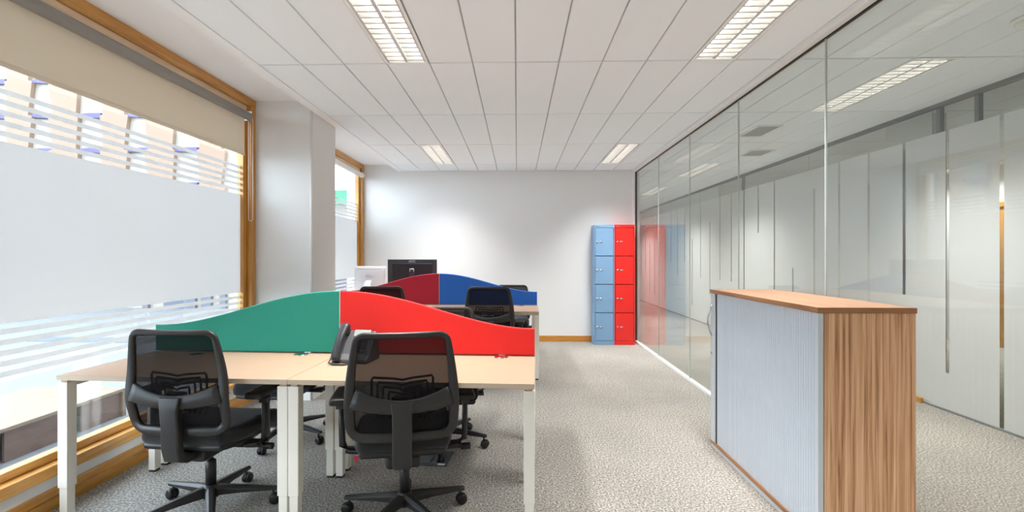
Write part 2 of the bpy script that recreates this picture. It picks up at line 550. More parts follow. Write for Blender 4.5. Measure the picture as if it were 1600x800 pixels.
# ------------------------------------------------------------------ windows on the left
def window(name, y0, y1, label):
    w = struct(empty(name), label)
    zb, zt = 0.185, SZ
    a = 0.07                                   # outer member
    xi = XW + 0.03                             # inner face
    # outer frame members
    box(XW - 0.08, xi, y0, y1, zt - 0.065, zt).build('head', 'oak', w, 0.003)
    box(XW - 0.08, xi, y1 - a, y1, zb, zt - 0.065).build('jamb', 'oak_upright', w, 0.003)
    box(XW - 0.08, xi, y0, y0 + a, zb, zt - 0.065).build('jamb', 'oak_upright', w, 0.003)
    box(XW - 0.08, xi + 0.012, y0, y1, zb, zb + 0.062).build('sill', 'oak', w, 0.004)
    # stepped inner beads
    xb = XW - 0.012
    box(XW - 0.07, xb, y0 + a, y1 - a, zt - 0.12, zt - 0.067).build('bead', 'pine_strip', w, 0.003)
    box(XW - 0.07, xb, y1 - a - 0.055, y1 - a - 0.001, zb + 0.062, zt - 0.12).build('bead', 'oak_upright', w, 0.003)
    box(XW - 0.07, xb, y0 + a + 0.001, y0 + a + 0.055, zb + 0.062, zt - 0.12).build('bead', 'oak_upright', w, 0.003)
    box(XW - 0.07, xb, y0 + a, y1 - a, zb + 0.064, zb + 0.108).build('bead', 'oak', w, 0.004)
    # glass
    g0, g1 = y0 + a + 0.05, y1 - a - 0.05
    box(XW - 0.046, XW - 0.040, g0, g1, zb + 0.1, zt - 0.11).build('pane', 'window_glass', w)
    # frosted film stuck on the inside: one broad band, stripes above and below
    def film(nm, za, zc):
        box(XW - 0.0398, XW - 0.0392, g0, g1 - 0.0, za, zc).build(nm, 'window_film', w)
    film('film_band', 1.01, 1.897)
    for k in range(5):
        z = 1.922 + k * 0.0515
        film('film_stripe', z, z + 0.0262)
    for k in range(5):
        z = 0.985 - k * 0.052
        film('film_stripe', z - 0.028, z)
    return w
window('window_1', -0.6, PY0 - 0.005, 'large oak framed window with frosted film beside the near desks')
window('window_2', PY1 + 0.005, YB - 0.002, 'oak framed window with striped frosted film past the white pier')

def roller_blind(name, y0, y1, drop, cloth, tubemat, label, chain=True):
    xr = XW + 0.040
    zr = 2.598; rr = 0.036
    t = tag(empty(name, (xr, (y0 + y1) / 2, zr)), label, 'blind')
    h = (y1 - y0) / 2
    MB().lathe([(rr * 0.96, -h), (rr, -h + 0.002), (rr, h - 0.002), (rr * 0.96, h)], 24, axis='y').build('roller', tubemat, t)
    cl = MB().box(-rr - 0.001, -rr + 0.001, -h + 0.012, h - 0.02, drop - zr + 0.02, 0).build('cloth', cloth, t)
    box(-rr - 0.005, -rr + 0.005, -h + 0.012, h - 0.02, drop - zr, drop - zr + 0.024).build('hem_bar', cloth, cl, 0.002)
    for s in (-1, 1):
        br = MB()
        br.box(-0.085, 0.02, s * h + s * 0.001, s * (h + 0.004), -0.032, 0.05)
        br.lathe([(0.006, 0), (0.022, 0.001), (0.022, 0.011), (0.016, 0.013)] if s > 0 else [(0.006, -0.013), (0.022, -0.011), (0.022, -0.001), (0.016, 0)], 16, (0, s * (h + 0.004), 0), 'y')
        br.build('bracket', 'white_metal', t)
    if chain:
        yc = h + 0.016
        p = []
        for k in range(25):
            a = math.pi * k / 24
            p.append((0.02 * math.cos(a) + 0.0, yc, 0.02 * math.sin(a)))
        n = 14
        L = 0.92
        left = [(-0.02, yc, -L * k / n) for k in range(1, n)]
        bot = [(0.02 * math.cos(a), yc, -L + 0.02 * math.sin(a)) for a in [math.pi + math.pi * k / 8 for k in range(9)]]
        right = [(0.02, yc, -L + L * k / n) for k in range(1, n)]
        MB().tube(p + left + bot + right, 0.0022, 6, closed=True).build('bead_chain', 'white_metal', t)
    return t
roller_blind('roller_blind', -0.45, PY0 - 0.12, 2.245, 'blind_cloth', 'blind_roller', 'half lowered beige roller blind on a grey tube in the near window')
roller_blind('roller_blind', PY1 + 0.12, YB - 0.10, 2.58, 'blind_white', 'white_metal', 'rolled up white roller blind in the far window past the pier', chain=False)

# ------------------------------------------------------------------ glass partition on the right
pr = struct(empty('wall_right'), 'frameless full height glass partition with slim white tracks')
joints = [-0.48 - 1.125, -0.48, 0.645, 1.77, 2.89, 4.01, 5.13, 6.245, YB - 0.035]
joints[0] = YN
for a, b in zip(joints, joints[1:]):
    box(XP - 0.006, XP + 0.006, a + 0.003, b - 0.003, 0.028, CZ - 0.038).build('glass_pane', 'partition_glass', pr)
for j in joints[1:-1]:
    box(XP - 0.0055, XP + 0.0055, j - 0.0028, j + 0.0028, 0.028, CZ - 0.038).build('joint', 'clear_joint', pr)
box(XP - 0.022, XP + 0.022, YN, YB, 0, 0.03).build('floor_track', 'white_metal', pr, 0.002)
box(XP - 0.052, XP + 0.052, YN, YB, CZ - 0.032, CZ + 0.02).build('head_track', 'white_metal', pr, 0.002)
box(XP - 0.009, XP + 0.009, YN, YB, CZ - 0.041, CZ - 0.032).build('gasket', 'black_gasket', pr)
box(XP - 0.05, XP + 0.03, YB - 0.032, YB, 0.03, CZ - 0.028).build('end_post', 'white_metal', pr)
box(XP - 0.014, XP + 0.014, YB - 0.044, YB - 0.032, 0.03, CZ - 0.028).build('gasket', 'black_gasket', pr)

# ------------------------------------------------------------------ filmed glass wall across the corridor
cw = struct(empty('wall_corridor'), 'glass wall with tall frosted film panels across the corridor')
FT = 2.425
sl0, slp, slw = 3.734, 0.4585, 0.034
ext = {0: (0.02, FT), 1: (0.33, FT), 2: (0.97, FT), 3: (0.3, FT), 4: (0.3, FT), 5: (0.35, 2.18), 6: (0.2, 1.18), 7: (0.3, FT), 8: (1.70, FT), 9: (0.3, FT)}
k0 = math.floor((YN - sl0) / slp); k1 = math.ceil((YE - sl0) / slp)
rs = random.Random(3)
for k in range(k0, k1):
    y0 = sl0 + k * slp + slw / 2; y1 = sl0 + (k + 1) * slp - slw / 2
    if y0 < YN: continue
    if y1 > YE: break
    box(XC - 0.0075, XC - 0.0068, y0, y1, 0.015, FT).build('film_panel', 'corridor_film', cw)
    lo, hi = ext.get(k, (rs.choice([0.3, 0.6, 0.9, 1.2]), rs.choice([FT, FT, 2.0, 1.7])))
    ys = sl0 + k * slp
    if lo > 0.03: box(XC - 0.0075, XC - 0.0068, ys - slw / 2, ys + slw / 2, 0.015, lo).build('film_panel', 'corridor_film', cw)
    if hi < FT - 0.01: box(XC - 0.0075, XC - 0.0068, ys - slw / 2, ys + slw / 2, hi, FT).build('film_panel', 'corridor_film', cw)
yj = YN
edges = [YN, -0.9, 0.9, 2.7, 4.35, 6.15, 7.95, 9.75, 11.55, 13.35, YE]
for a, b in zip(edges, edges[1:]):
    box(XC - 0.006, XC + 0.006, a + 0.002, b - 0.002, 0.015, CZ - 0.02).build('glass_pane', 'partition_glass', cw)
box(XC - 0.03, XC + 0.03, YN, YE, CZ - 0.03, CZ + 0.02).build('head_track', 'post_grey', cw)
box(XC - 0.02, XC + 0.02, YN, YE, 0, 0.016).build('floor_track', 'post_grey', cw)
for y in (3.95, 4.30, 7.95):
    box(XC + 0.008, XC + 0.045, y - 0.018, y + 0.018, 0.015, CZ - 0.02).build('post', 'post_grey', cw)
# white pier standing just behind the glass, with an oak base block
struct(box(XC + 0.18, XC + 0.31, 4.56, 5.12, 0, CZ + 0.08).build('wall_pier', 'wall_paint'), 'white pier behind the corridor glass')
struct(box(XC - 0.05, XC - 0.022, 4.42, 5.0, 0, 0.05).build('baseboard_pier', 'oak', None, 0.003))
# oak door frame in the room beyond
df = struct(empty('door_1', (7.1, 0, 0)), 'oak door in the room behind the frosted glass')
box(-0.03, 0, 6.75, 7.65, 0, 2.06).build('leaf', 'oak_upright', df)
box(-0.05, 0, 6.68, 6.75, 0, 2.13).build('jamb', 'oak_upright', df)
box(-0.05, 0, 7.65, 7.72, 0, 2.13).build('jamb', 'oak_upright', df)
box(-0.05, 0, 6.75, 7.65, 2.06, 2.13).build('head', 'oak_across', df)

# ------------------------------------------------------------------ ceiling lights
def make_light():
    t = empty('ceiling_light')
    w, l, h = 0.296, 1.196, 0.085
    hs = MB()
    th = 0.004
    hs.box(0.002, 0.002 + th, 0.002, l, 0, h); hs.box(w - th, w, 0.002, l, 0, h)
    hs.box(0.006, w - th, 0.002, 0.006, 0, h); hs.box(0.006, w - th, l - th, l, 0, h)
    hs.box(0.002, w, 0.002, l, h, h + 0.004)
    hs.build('housing', 'lamp_white', t)
    fr = MB()
    i = 0.016
    fr.box(0.002, i, 0.002, l, -0.003, 0.0); fr.box(w - i, w, 0.002, l, -0.003, 0.0)
    fr.box(i, w - i, 0.002, i, -0.003, 0.0); fr.box(i, w - i, l - i, l, -0.003, 0.0)
    fr.build('frame', 'lamp_white', t)
    # centre spine and side reflectors of the louvre
    cx = w / 2
    MB().prism([(cx - 0.010, 0.002), (cx + 0.010, 0.002), (cx + 0.004, 0.045), (cx - 0.004, 0.045)], i, l - i, 'y').build('spine', 'louvre_silver', t)
    for s in (0, 1):
        p = [(i + 0.0, 0.002), (i + 0.012, 0.002), (i + 0.004, 0.045), (i, 0.045)]
        if s: p = [(w - a, b) for a, b in p]
        MB().prism(p, i, l - i, 'y').build('side_reflector', 'louvre_silver', t)
    n = 18
    bl = MB()
    xa, xb = i + 0.010, cx - 0.009
    bl.prism([(-0.0065, 0.002), (0.0065, 0.002), (0.002, 0.048), (-0.002, 0.048)], xa, xb, 'x')
    bm_ = bl.mesh('louvre_blade'); bm_.materials.append(MATS['louvre_silver'])
    for c in range(2):
        for k in range(n):
            link('louvre_blade', bm_, t, loc=(c * (w / 2 - i - 0.0005 + 0.010 - 0.004), i + (l - 2 * i) * (k + 0.5) / n, 0))
    for c in (0.083, w - 0.083):
        MB().lathe([(0.006, 0.03), (0.008, 0.031), (0.008, l - 0.031), (0.006, l - 0.03)], 10, (c, 0, 0.066), 'y').build('tube', 'lamp_tube', t)
    return t
ld = bpy.data.lights.new('lamp_glow', 'AREA')
ld.shape = 'RECTANGLE'; ld.size = 0.26; ld.size_y = 1.14
ld.energy = LAMP_W; ld.color = LAMP_COL; ld.spread = LAMP_SPREAD
lnames = ['louvred ceiling light at the upper left, above the near left chair side', 'louvred ceiling light at the top, beside the glass partition', 'small looking far ceiling light near the back wall on the left', 'small looking far ceiling light near the back wall, above the lockers',
          'ceiling light behind the viewer on the window side', 'ceiling light behind the viewer on the partition side',
          'nearest lit corridor ceiling light seen through the glass', 'middle corridor ceiling light seen through the glass', 'third corridor ceiling light farther down the corridor', 'corridor ceiling light beside the viewer', 'last corridor ceiling light at the far end',
          'unseen light nearest the viewer, added to brighten the room behind frosted glass', 'second unseen light added to brighten the room behind frosted glass', 'ceiling light in the far room past the divider wall', 'last ceiling light in the far room past the divider wall']
L0 = make_light()
for n_, ((x, y), lab) in enumerate(zip(LIGHTS, lnames)):
    o = L0 if n_ == 0 else copy_tree(L0)
    o.location = (x, y, CZ)
    tag(o, lab, 'ceiling light', 'louvred ceiling lights')
for n_, (x, y) in enumerate(LIGHTS):
    lo = bpy.data.objects.new('lamp_glow', ld); COL.objects.link(lo)
    lo.location = (x + GP / 2, y + GL / 2, CZ - 0.004)   # light leaves through the louvre within its cut-off angle

# corridor vents and detector
def vent(x0, y0, x1, y1, label):
    t = tag(empty('ceiling_vent', ((x0 + x1) / 2, (y0 + y1) / 2, CZ)), label, 'vent', 'corridor ceiling vents')
    a, b = (x1 - x0) / 2, (y1 - y0) / 2
    f = MB()
    f.box(-a, a, -b, -b + 0.02, -0.012, 0); f.box(-a, a, b - 0.02, b, -0.012, 0)
    f.box(-a, -a + 0.02, -b + 0.02, b - 0.02, -0.012, 0); f.box(a - 0.02, a, -b + 0.02, b - 0.02, -0.012, 0)
    f.build('frame', 'white_metal', t)
    n = int((2 * b - 0.04) / 0.022)
    for k in range(n):
        y = -b + 0.02 + (k + 0.5) * (2 * b - 0.04) / n
        MB().prism([(y - 0.008, -0.002), (y + 0.004, -0.011), (y + 0.006, -0.010), (y - 0.006, -0.001)], -a + 0.02, a - 0.02, 'x').build('slat', 'vent_grey', t)
vent(2.46, 4.92, 2.72, 5.36, 'long grey slatted air vent in the corridor ceiling')
vent(2.95, 6.05, 3.25, 6.4, 'smaller slatted air vent farther along the corridor ceiling')
sd = tag(empty('smoke_detector', (2.87, 2.75, CZ)), 'round white smoke detector on the corridor ceiling', 'smoke detector')
MB().lathe([(0.055, 0), (0.066, -0.004), (0.066, -0.016), (0.058, -0.02)], 24).build('mount', 'white_metal', sd)
MB().lathe([(0.046, -0.018), (0.05, -0.022), (0.044, -0.042), (0.03, -0.05), (0.004, -0.052)], 24).build('sensor', 'white_metal', sd)

# ------------------------------------------------------------------ bench desks
DZ = 0.74
def leg(mb_name, x0, x1, y0, y1, parent, zt=DZ - 0.035, split=0.17):
    g = MB().box(x0, x1, y0, y1, split, zt).build(mb_name, 'desk_leg', parent, 0.003)
    i = 0.005
    box(x0 + i, x1 - i, y0 + i, y1 - i, 0.012, split).build('inner_tube', 'desk_leg', g, 0.002)
    box(x0 + i + 0.002, x1 - i - 0.002, y0 + i + 0.002, y1 - i - 0.002, 0, 0.012).build('foot', 'foot_black', g)
def bench(name, loc, rz, label, HD):
    t = tag(empty(name, loc, rz), label, 'desk', 'white bench desks')
    g = 0.0015
    for (xa, xb) in ((-2.4, -1.2), (-1.2, 0)):
        for s in (-1, 1):
            y0, y1 = (-HD, -0.02) if s < 0 else (0.02, HD)
            d = box(xa + g, xb - g, y0, y1, DZ - 0.0245, DZ).build('desktop', 'desk_top', t, 0.0015)
            ye = y0 if s < 0 else y1
            box(xa + g, xb - g, ye - (0.0012 if s < 0 else 0), ye + (0 if s < 0 else 0.0012), DZ - 0.024, DZ - 0.0005).build('edge_band', 'desk_edge', d)
    w = 0.053
    for s in (-1, 1):
        ya, yb = (-HD + 0.004, -HD + 0.004 + w) if s < 0 else (HD - 0.004 - w, HD - 0.004)
        for x0 in (-2.4, -1.2 - w - 0.001, -1.199, -w):
            leg('leg', x0 + 0.001, x0 + w, ya, yb, t)
        # middle legs
        ma, mb_ = (-0.075, -0.02) if s < 0 else (0.02, 0.075)
        for x0 in (-2.4, -1.2 - w - 0.012, -1.2 - 0.006, -w):
            leg('leg', x0 + 0.001, x0 + w, ma, mb_, t)
        # top rails of the end frames and the long beams
        for x0 in (-2.4, -1.2 - w / 2, -w):
            a, b = (-HD + 0.06, -0.08) if s < 0 else (0.08, HD - 0.06)
            box(x0 + 0.004, x0 + w - 0.004, a, b, DZ - 0.062, DZ - 0.026).build('rail', 'desk_leg', t, 0.002)
        for y in ((-HD * 0.72,) if s < 0 else (HD * 0.72,)):
            box(-2.34, -0.06, y - 0.02, y + 0.02, DZ - 0.060, DZ - 0.027).build('beam', 'desk_leg', t, 0.002)
    for x0 in (-2.4, -1.2 - w - 0.001, -1.199, -w):
        for s in (-1, 1):
            y = s * (HD - 0.03)
            box(x0 + 0.01, x0 + w - 0.01, y - 0.016, y + 0.016, DZ - 0.036, DZ - 0.024).build('spacer', 'desk_edge', t)
    # round cable ports near the screen
    for (x, y) in ((-0.20, -0.055), (-2.06, -0.10), (-0.2, 0.1), (-2.06, 0.1), (-1.42, -0.06)):
        p = MB().lathe([(0.030, 0.0), (0.040, 0.0005), (0.042, 0.003), (0.034, 0.005), (0.030, 0.004)], 24, (x, y, DZ)).build('cable_port', 'chrome', t)
        MB().lathe([(0.002, 0.0), (0.031, 0.0005), (0.031, 0.0025), (0.002, 0.003)], 20, (x, y, DZ)).build('port_cap', 'desk_edge', p)
    return t
BR1 = R(-2.3)
bench('bench_desk', (0.108, 2.85, 0), BR1, 'near white bench desk with the green and red screens', 0.63)
bench('bench_desk', (0.245, 5.78, 0), R(-0.5), 'far white bench desk with the maroon and blue screens', 0.66)

def smooth(t): return t * t * (3 - 2 * t)
def desk_screen(loc, rz, xa, xb, high_at_b, col, label, hi=0.385, lo=0.165):
    """wave-topped fabric screen; stands on the bench between two desktops"""
    xm = xb if high_at_b else xa
    t = tag(empty('desk_screen', loc, rz), label, 'desk screen', 'wave topped desk screens')
    n = 40; g = 0.002
    top = []
    for k in range(n + 1):
        x = xa + g + (xb - xa - 2 * g) * k / n
        u = (x - xa) / (xb - xa)
        if not high_at_b: u = 1 - u
        top.append((x, lo + (hi - lo) * (0.5 - 0.5 * math.cos(math.pi * min(1, max(0, (u - 0.02) / 0.98)))) ** 0.92))
    z0 = 0.004
    poly = [(xa + g, z0)] + top + [(xb - g, z0)]
    poly = [(x, z + DZ) for x, z in poly]
    th = 0.013
    # padded faces: slightly domed at the rim
    rings = []
    cxm = (xa + xb) / 2
    def inset(p, d):
        out = []
        m = len(p)
        for i in range(m):
            a, b, c = Vector(p[i - 1]), Vector(p[i]), Vector(p[(i + 1) % m])
            e1 = (b - a).normalized(); e2 = (c - b).normalized()
            n1 = Vector((e1.y, -e1.x)); n2 = Vector((e2.y, -e2.x))
            q = (n1 + n2)
            q = q.normalized() / max(0.5, q.normalized().dot(n1)) if q.length > 1e-6 else n1
            out.append((b.x + q.x * d, b.y + q.y * d))
        return out
    for y, d in ((-th, 0.006), (-th + 0.002, 0.002), (-th + 0.006, 0.0), (th - 0.006, 0.0), (th - 0.002, 0.002), (th, 0.006)):
        rings.append([(a, y, b) for a, b in inset(poly, d)])
    MB().loft(rings, False).build('panel', col, t)
    # clamps at the foot
    for x in (xa + 0.2, xb - 0.2):
        box(x - 0.02, x + 0.02, -th - 0.008, th + 0.008, DZ + 0.0003, DZ + 0.008).build('clamp', 'lock_metal', t, 0.002)
    e = xb if high_at_b else xa
    s = -1 if high_at_b else 1
    box(e, e + s * 0.0019, -th, th, DZ + 0.004, DZ + hi - 0.004).build('edge_trim', 'screen_trim', t)
    return t
S1 = (0.108, 2.85, 0)
desk_screen(S1, BR1, -2.4, -1.2, True, 'green_fabric', 'green fabric wave topped screen on the near desk')
desk_screen(S1, BR1, -1.2, 0.0, False, 'red_fabric', 'bright red fabric wave topped screen on the near desk')
S2 = (0.245, 5.78, 0)
desk_screen(S2, R(-0.5), -2.4, -1.2, True, 'maroon_fabric', 'maroon fabric wave topped screen on the far desk')
desk_screen(S2, R(-0.5), -1.2, 0.0, False, 'blue_fabric', 'blue fabric wave topped screen on the far desk')

# ------------------------------------------------------------------ task chairs
def yb(x, z):
    """the backrest's curved surface"""
    u = (z - 0.46) / 0.52
    return -0.225 - 0.055 * u - 0.02 * math.sin(math.pi * min(1, max(0, u))) * 0 + 0.55 * x * x - 0.018 * math.exp(-((z - 0.64) / 0.09) ** 2)

def make_chair(lift=0.0):
    t = empty('task_chair')
    nrm = (0, 1, 0)
    # five-star base, each leg with its castor
    for k in range(5):
        a = R(18 + 72 * k)
        L = MB()
        rings = []
        for (r, w, z0, z1) in ((0.022, 0.052, 0.082, 0.132), (0.06, 0.050, 0.084, 0.130), (0.16, 0.043, 0.084, 0.116), (0.27, 0.036, 0.078, 0.100), (0.325, 0.030, 0.074, 0.092)):
            c = w * 0.28
            rings.append([(r, -w / 2, z0), (r, -w / 2, z1 - c), (r, -w / 2 + c, z1), (r, w / 2 - c, z1), (r, w / 2, z1 - c), (r, w / 2, z0)])
        L.loft(rings, False)
        lg = L.build('base_leg', 'dark_plastic', t, 0.002, rot=(0, 0, a))
        C = MB()
        for s in (-1, 1):
            C.lathe([(0.006, s * 0.004), (0.024, s * 0.005), (0.0275, s * 0.008), (0.0275, s * 0.018), (0.022, s * 0.024), (0.006, s * 0.025)], 20, (0.312, 0, 0.0275), 'y')
        C.tube([(0.303, 0, 0.028), (0.303, 0, 0.085)], 0.006, 8)
        hood = [(0.312 + 0.030 * math.cos(q), 0.0275 + 0.031 * math.sin(q)) for q in [R(-10) + R(200) * k2 / 10 for k2 in range(11)]]
        hood += [(0.312 + 0.020 * math.cos(q), 0.0275 + 0.020 * math.sin(q)) for q in [R(190) - R(200) * k2 / 10 for k2 in range(11)]]
        C.prism(hood, -0.0035, 0.0035, 'y')
        C.build('castor', 'black_plastic', lg)
    MB().lathe([(0.020, 0.066), (0.036, 0.07), (0.040, 0.09), (0.036, 0.130), (0.030, 0.140)], 24).build('hub', 'dark_plastic', t)
    gl = MB().lathe([(0.018, 0.13), (0.0255, 0.132), (0.0255, 0.262), (0.021, 0.267)], 24).build('gas_lift', 'black_plastic', t)
    MB().lathe([(0.0135, 0.262), (0.0135, 0.33)], 18).build('piston', 'chrome', gl)
    mc = MB()
    mc.rbox((0, -0.01, 0.352), (0.085, 0.15, 0.034), 0.02, 3, 2)
    mc.box(-0.29, 0.29, -0.01, 0.05, 0.352, 0.366)
    mc.build('mechanism', 'black_plastic', t)
    # seat: shell and cushion with rolled front
    def seat_fn(p):
        x, y, z = p
        z += -0.035 * max(0, (y - 0.12) / 0.13) ** 2 + 0.25 * max(0, abs(x) - 0.12) ** 2 + 0.02 * max(0, (-y - 0.1) / 0.14)
        f = 1 - 0.12 * max(0, (-y - 0.02) / 0.22)
        return (x * f, y, z)
    sh = MB().rbox((0, 0.03, 0.392), (0.23, 0.235, 0.018), 0.017, 3, 8, seat_fn).build('seat_shell', 'black_plastic', t)
    MB().rbox((0, 0.035, 0.436), (0.248, 0.25, 0.042), 0.04, 5, 10, seat_fn).build('seat', 'black_fabric', t)
    tg = MB().prism([(0.0, 0.0), (0.028, 0.0), (0.008, -0.032)], -0.001, 0.001, 'y')
    tg.xf(Matrix.Translation((-0.228, -0.155, 0.395))).build('label_tag', 'red_tag', t)
    # tilt lever on the sitter's right
    lv = MB().tube([(0.06, 0.02, 0.335), (0.20, 0.015, 0.338), (0.30, 0.01, 0.345)], 0.008, 10)
    lv.lathe([(0.012, 0.0), (0.017, 0.003), (0.017, 0.05), (0.012, 0.053)], 18, (0.285, 0.01, 0.345), 'x')
    lv.build('tilt_lever', 'black_plastic', t)
    # backrest
    B = lambda x, z, dy=0.0: Vector((x, yb(x, z) + dy, z + lift))
    outline = []; wid = []
    zt, zb = 0.965, 0.485
    def hw(z):
        u = (z - zb) / (zt - zb)
        return 0.204 + 0.034 * math.sin(math.pi * min(1, max(0, 1 - u)) * 0.72) if u < 1 else 0.2
    n = 16
    pts = []
    r = 0.045
    # right side upwards, top, left side down, bottom
    side = [zb + r * 1.3 + (zt - zb - 2.3 * r) * k / n for k in range(n + 1)]
    for z in side: pts.append((hw(z), z, 0.046 if z < 0.7 else 0.046 - 0.018 * (z - 0.7) / 0.25))
    for k in range(1, 7):
        a = math.pi / 2 * k / 6
        pts.append((hw(zt - r) - r + r * math.cos(a), zt - r + r * math.sin(a), 0.028))
    for k in range(1, 8):
        x = (hw(zt - r) - r) * (1 - 2 * k / 8)
        pts.append((x, zt, 0.027))
    for k in range(0, 6):
        a = math.pi / 2 + math.pi / 2 * k / 6
        pts.append((-(hw(zt - r) - r) + r * math.cos(a), zt - r + r * math.sin(a), 0.028))
    for z in reversed(side): pts.append((-hw(z), z, 0.046 if z < 0.7 else 0.046 - 0.018 * (z - 0.7) / 0.25))
    r2 = r * 1.3
    hb = hw(zb + r2)
    for k in range(1, 7):
        a = math.pi + math.pi / 2 * k / 6
        pts.append((-(hb - r2) + r2 * math.cos(a), zb + r2 + r2 * math.sin(a), 0.042))
    for k in range(1, 8):
        x = -(hb - r2) * (1 - 2 * k / 8)
        pts.append((x, zb, 0.044))
    for k in range(0, 6):
        a = 1.5 * math.pi + math.pi / 2 * k / 6
        pts.append(((hb - r2) + r2 * math.cos(a), zb + r2 + r2 * math.sin(a), 0.042))
    fr = MB()
    fr.strap([B(x, z, -0.004) for x, z, w in pts], [w for *_, w in pts], 0.024, nrm, closed=True)
    # sagging cross rail
    cr = []; cwid = []
    for k in range(17):
        x = -0.222 + 0.444 * k / 16
        u = abs(x) / 0.222
        cr.append(B(x, 0.634 + 0.040 * u ** 2, -0.005)); cwid.append(0.062 + 0.03 * u ** 2)
    fr.strap(cr, cwid, 0.020, nrm)
    fr.build('back_frame', 'dark_plastic', t)
    # spine that runs down behind the backrest and under the seat
    sp = MB()
    path = [(0, yb(0, 0.66) - 0.014, 0.66 + lift), (0, yb(0, 0.6) - 0.022, 0.60 + lift), (0, -0.266, 0.52), (0, -0.262, 0.43), (0, -0.25, 0.385), (0, -0.20, 0.362), (0, -0.10, 0.355)]
    sp.strap(path, [0.105, 0.088, 0.088, 0.088, 0.086, 0.08, 0.08], [0.02, 0.036, 0.04, 0.044, 0.05, 0.05, 0.045], lambda p: (0, 1, 0.02) if p.z > 0.42 else ((0, 0.7, 0.7) if p.z > 0.37 else (0, 0.15, 1)), e=0.3)
    sp.build('back_spine', 'dark_plastic', t, 0.003)
    # mesh panel
    nx, nz = 14, 22
    vs = []; fs = []
    for j in range(nz + 1):
        z = zb + (zt - zb) * j / nz
        h = hw(z) - 0.004
        if z > zt - r: h -= r - math.sqrt(max(0, r * r - (z - zt + r) ** 2))
        if z < zb + r2: h -= r2 - math.sqrt(max(0, r2 * r2 - (zb + r2 - z) ** 2))
        for i in range(nx + 1):
            x = -h + 2 * h * i / nx
            vs.append(B(x, z, 0.006))
    for j in range(nz):
        for i in range(nx):
            a = j * (nx + 1) + i
            fs.append((a, a + 1, a + nx + 2, a + nx + 1))
    MB().add(vs, fs, True).build('mesh_panel', 'chair_mesh', t)
    # lumbar support: nested ribs in front of the mesh
    lb = MB()
    for q in range(4):
        hx = 0.14 - 0.026 * q; z1 = 0.765 - 0.022 * q; z0 = 0.56 + 0.004 * q
        p = []
        p += [(-hx * 0.86, z0), (-hx, z0 + 0.03), (-hx, z1 - 0.012), (-hx * 0.96, z1)]
        p += [(-hx * 0.3, z1 - 0.006), (0, z1 - 0.014), (hx * 0.3, z1 - 0.006)]
        p += [(hx * 0.96, z1), (hx, z1 - 0.012), (hx, z0 + 0.03), (hx * 0.86, z0)]
        lb.strap([B(x, z, 0.028) for x, z in p], 0.011, 0.005, nrm)
    lb.rbox(B(0, 0.655, 0.03), (0.05, 0.008, 0.022), 0.006, 2, 2)
    for s in (-1, 1):
        lb.strap([B(s * 0.03, 0.585, 0.028), B(s * 0.115, 0.585, 0.028)], 0.010, 0.006, nrm)
    lb.build('lumbar_support', 'black_plastic', t)
    # arms
    for s in (-1, 1):
        ar = MB()
        ar.strap([(s * 0.20, 0.0, 0.360), (s * 0.275, 0.0, 0.366), (s * 0.305, -0.004, 0.40), (s * 0.307, -0.008, 0.50), (s * 0.307, -0.01, 0.62)], [0.07, 0.066, 0.058, 0.05, 0.05], [0.018, 0.02, 0.026, 0.026, 0.026], lambda p: (s, 0, 0) if p.z > 0.38 else (0, 0, 1))
        ar.box(s * 0.29, s * 0.33, -0.04, 0.0, 0.585, 0.61)
        a_ = ar.build('arm_post', 'dark_plastic', t)
        MB().rbox((s * 0.305, 0.0, 0.642), (0.045, 0.125, 0.017), 0.014, 3, 4, lambda p: (p[0], p[1], p[2] - 0.5 * max(0, abs(p[1]) - 0.06) ** 2)).build('arm_pad', 'black_plastic', a_)
    return t

chairA = make_chair(0.015)
CH = [
    (-0.575, 2.408, 11, 0, 'black mesh task chair at the near desk in front of the red screen'),
    (-1.615, 2.455, -3, 0, 'black mesh task chair at the near desk in front of the green screen'),
    (-1.70, 3.46, 176, 0, 'task chair across the near desk with only base and arms showing below it'),
    (-0.53, 3.37, 186, -0.045, 'task chair across the near desk, its dark top peeking over the red screen'),
    (-0.27, 5.08, -4, 0.035, 'task chair at the far desk in front of the blue screen'),
    (-1.415, 5.10, 4, 0.035, 'task chair at the far desk in front of the maroon screen'),
    (-0.08, 6.56, 178, -0.07, 'task chair behind the far desk, its top edge showing over the low blue screen end'),
]
for k, (x, y, rz, dz, lab) in enumerate(CH):
    o = chairA if k == 0 else copy_tree(chairA)
    o.location = (x, y, 0); o.rotation_euler = (0, 0, R(rz))
    if dz:                                   # backrests are set at different heights
        for ch in o.children:
            if ch.name.split('.')[0] in ('back_frame', 'mesh_panel', 'lumbar_support'):
                ch.location = (0, 0, dz)
    tag(o, lab, 'chair', 'black mesh task chairs')

# ------------------------------------------------------------------ monitors on the far desk
m1 = tag(empty('monitor', (-1.365, 6.14, DZ + 0.001), R(4)), 'large dark grey monitor seen from behind above the maroon screen', 'monitor')
sc_ = MB().box(-0.318, 0.318, -0.012, 0.012, 0.185, 0.555).build('back_cover', 'monitor_dark', m1, 0.004)
box(-0.31, 0.31, 0.012, 0.018, 0.193, 0.547).build('screen_face', 'monitor_darker', sc_)
MB().prism([(-0.255, 0.22), (0.255, 0.22), (0.255, 0.503), (-0.255, 0.503)], -0.034, -0.011, 'y').build('rear_bulge', 'monitor_darker', sc_, 0.006)
text_mesh('AOC', 0.042, 'logo', 'logo_grey', m1, Matrix.Translation((0, -0.0125, 0.528)) @ Matrix.Rotation(R(90), 4, 'X'))
st = MB(); st.rbox((0, -0.055, 0.22), (0.035, 0.022, 0.21), 0.012, 3, 2); st.build('stand', 'monitor_dark', m1)
MB().rbox((0, -0.02, 0.012), (0.13, 0.10, 0.012), 0.011, 3, 3).build('stand_base', 'monitor_dark', m1)
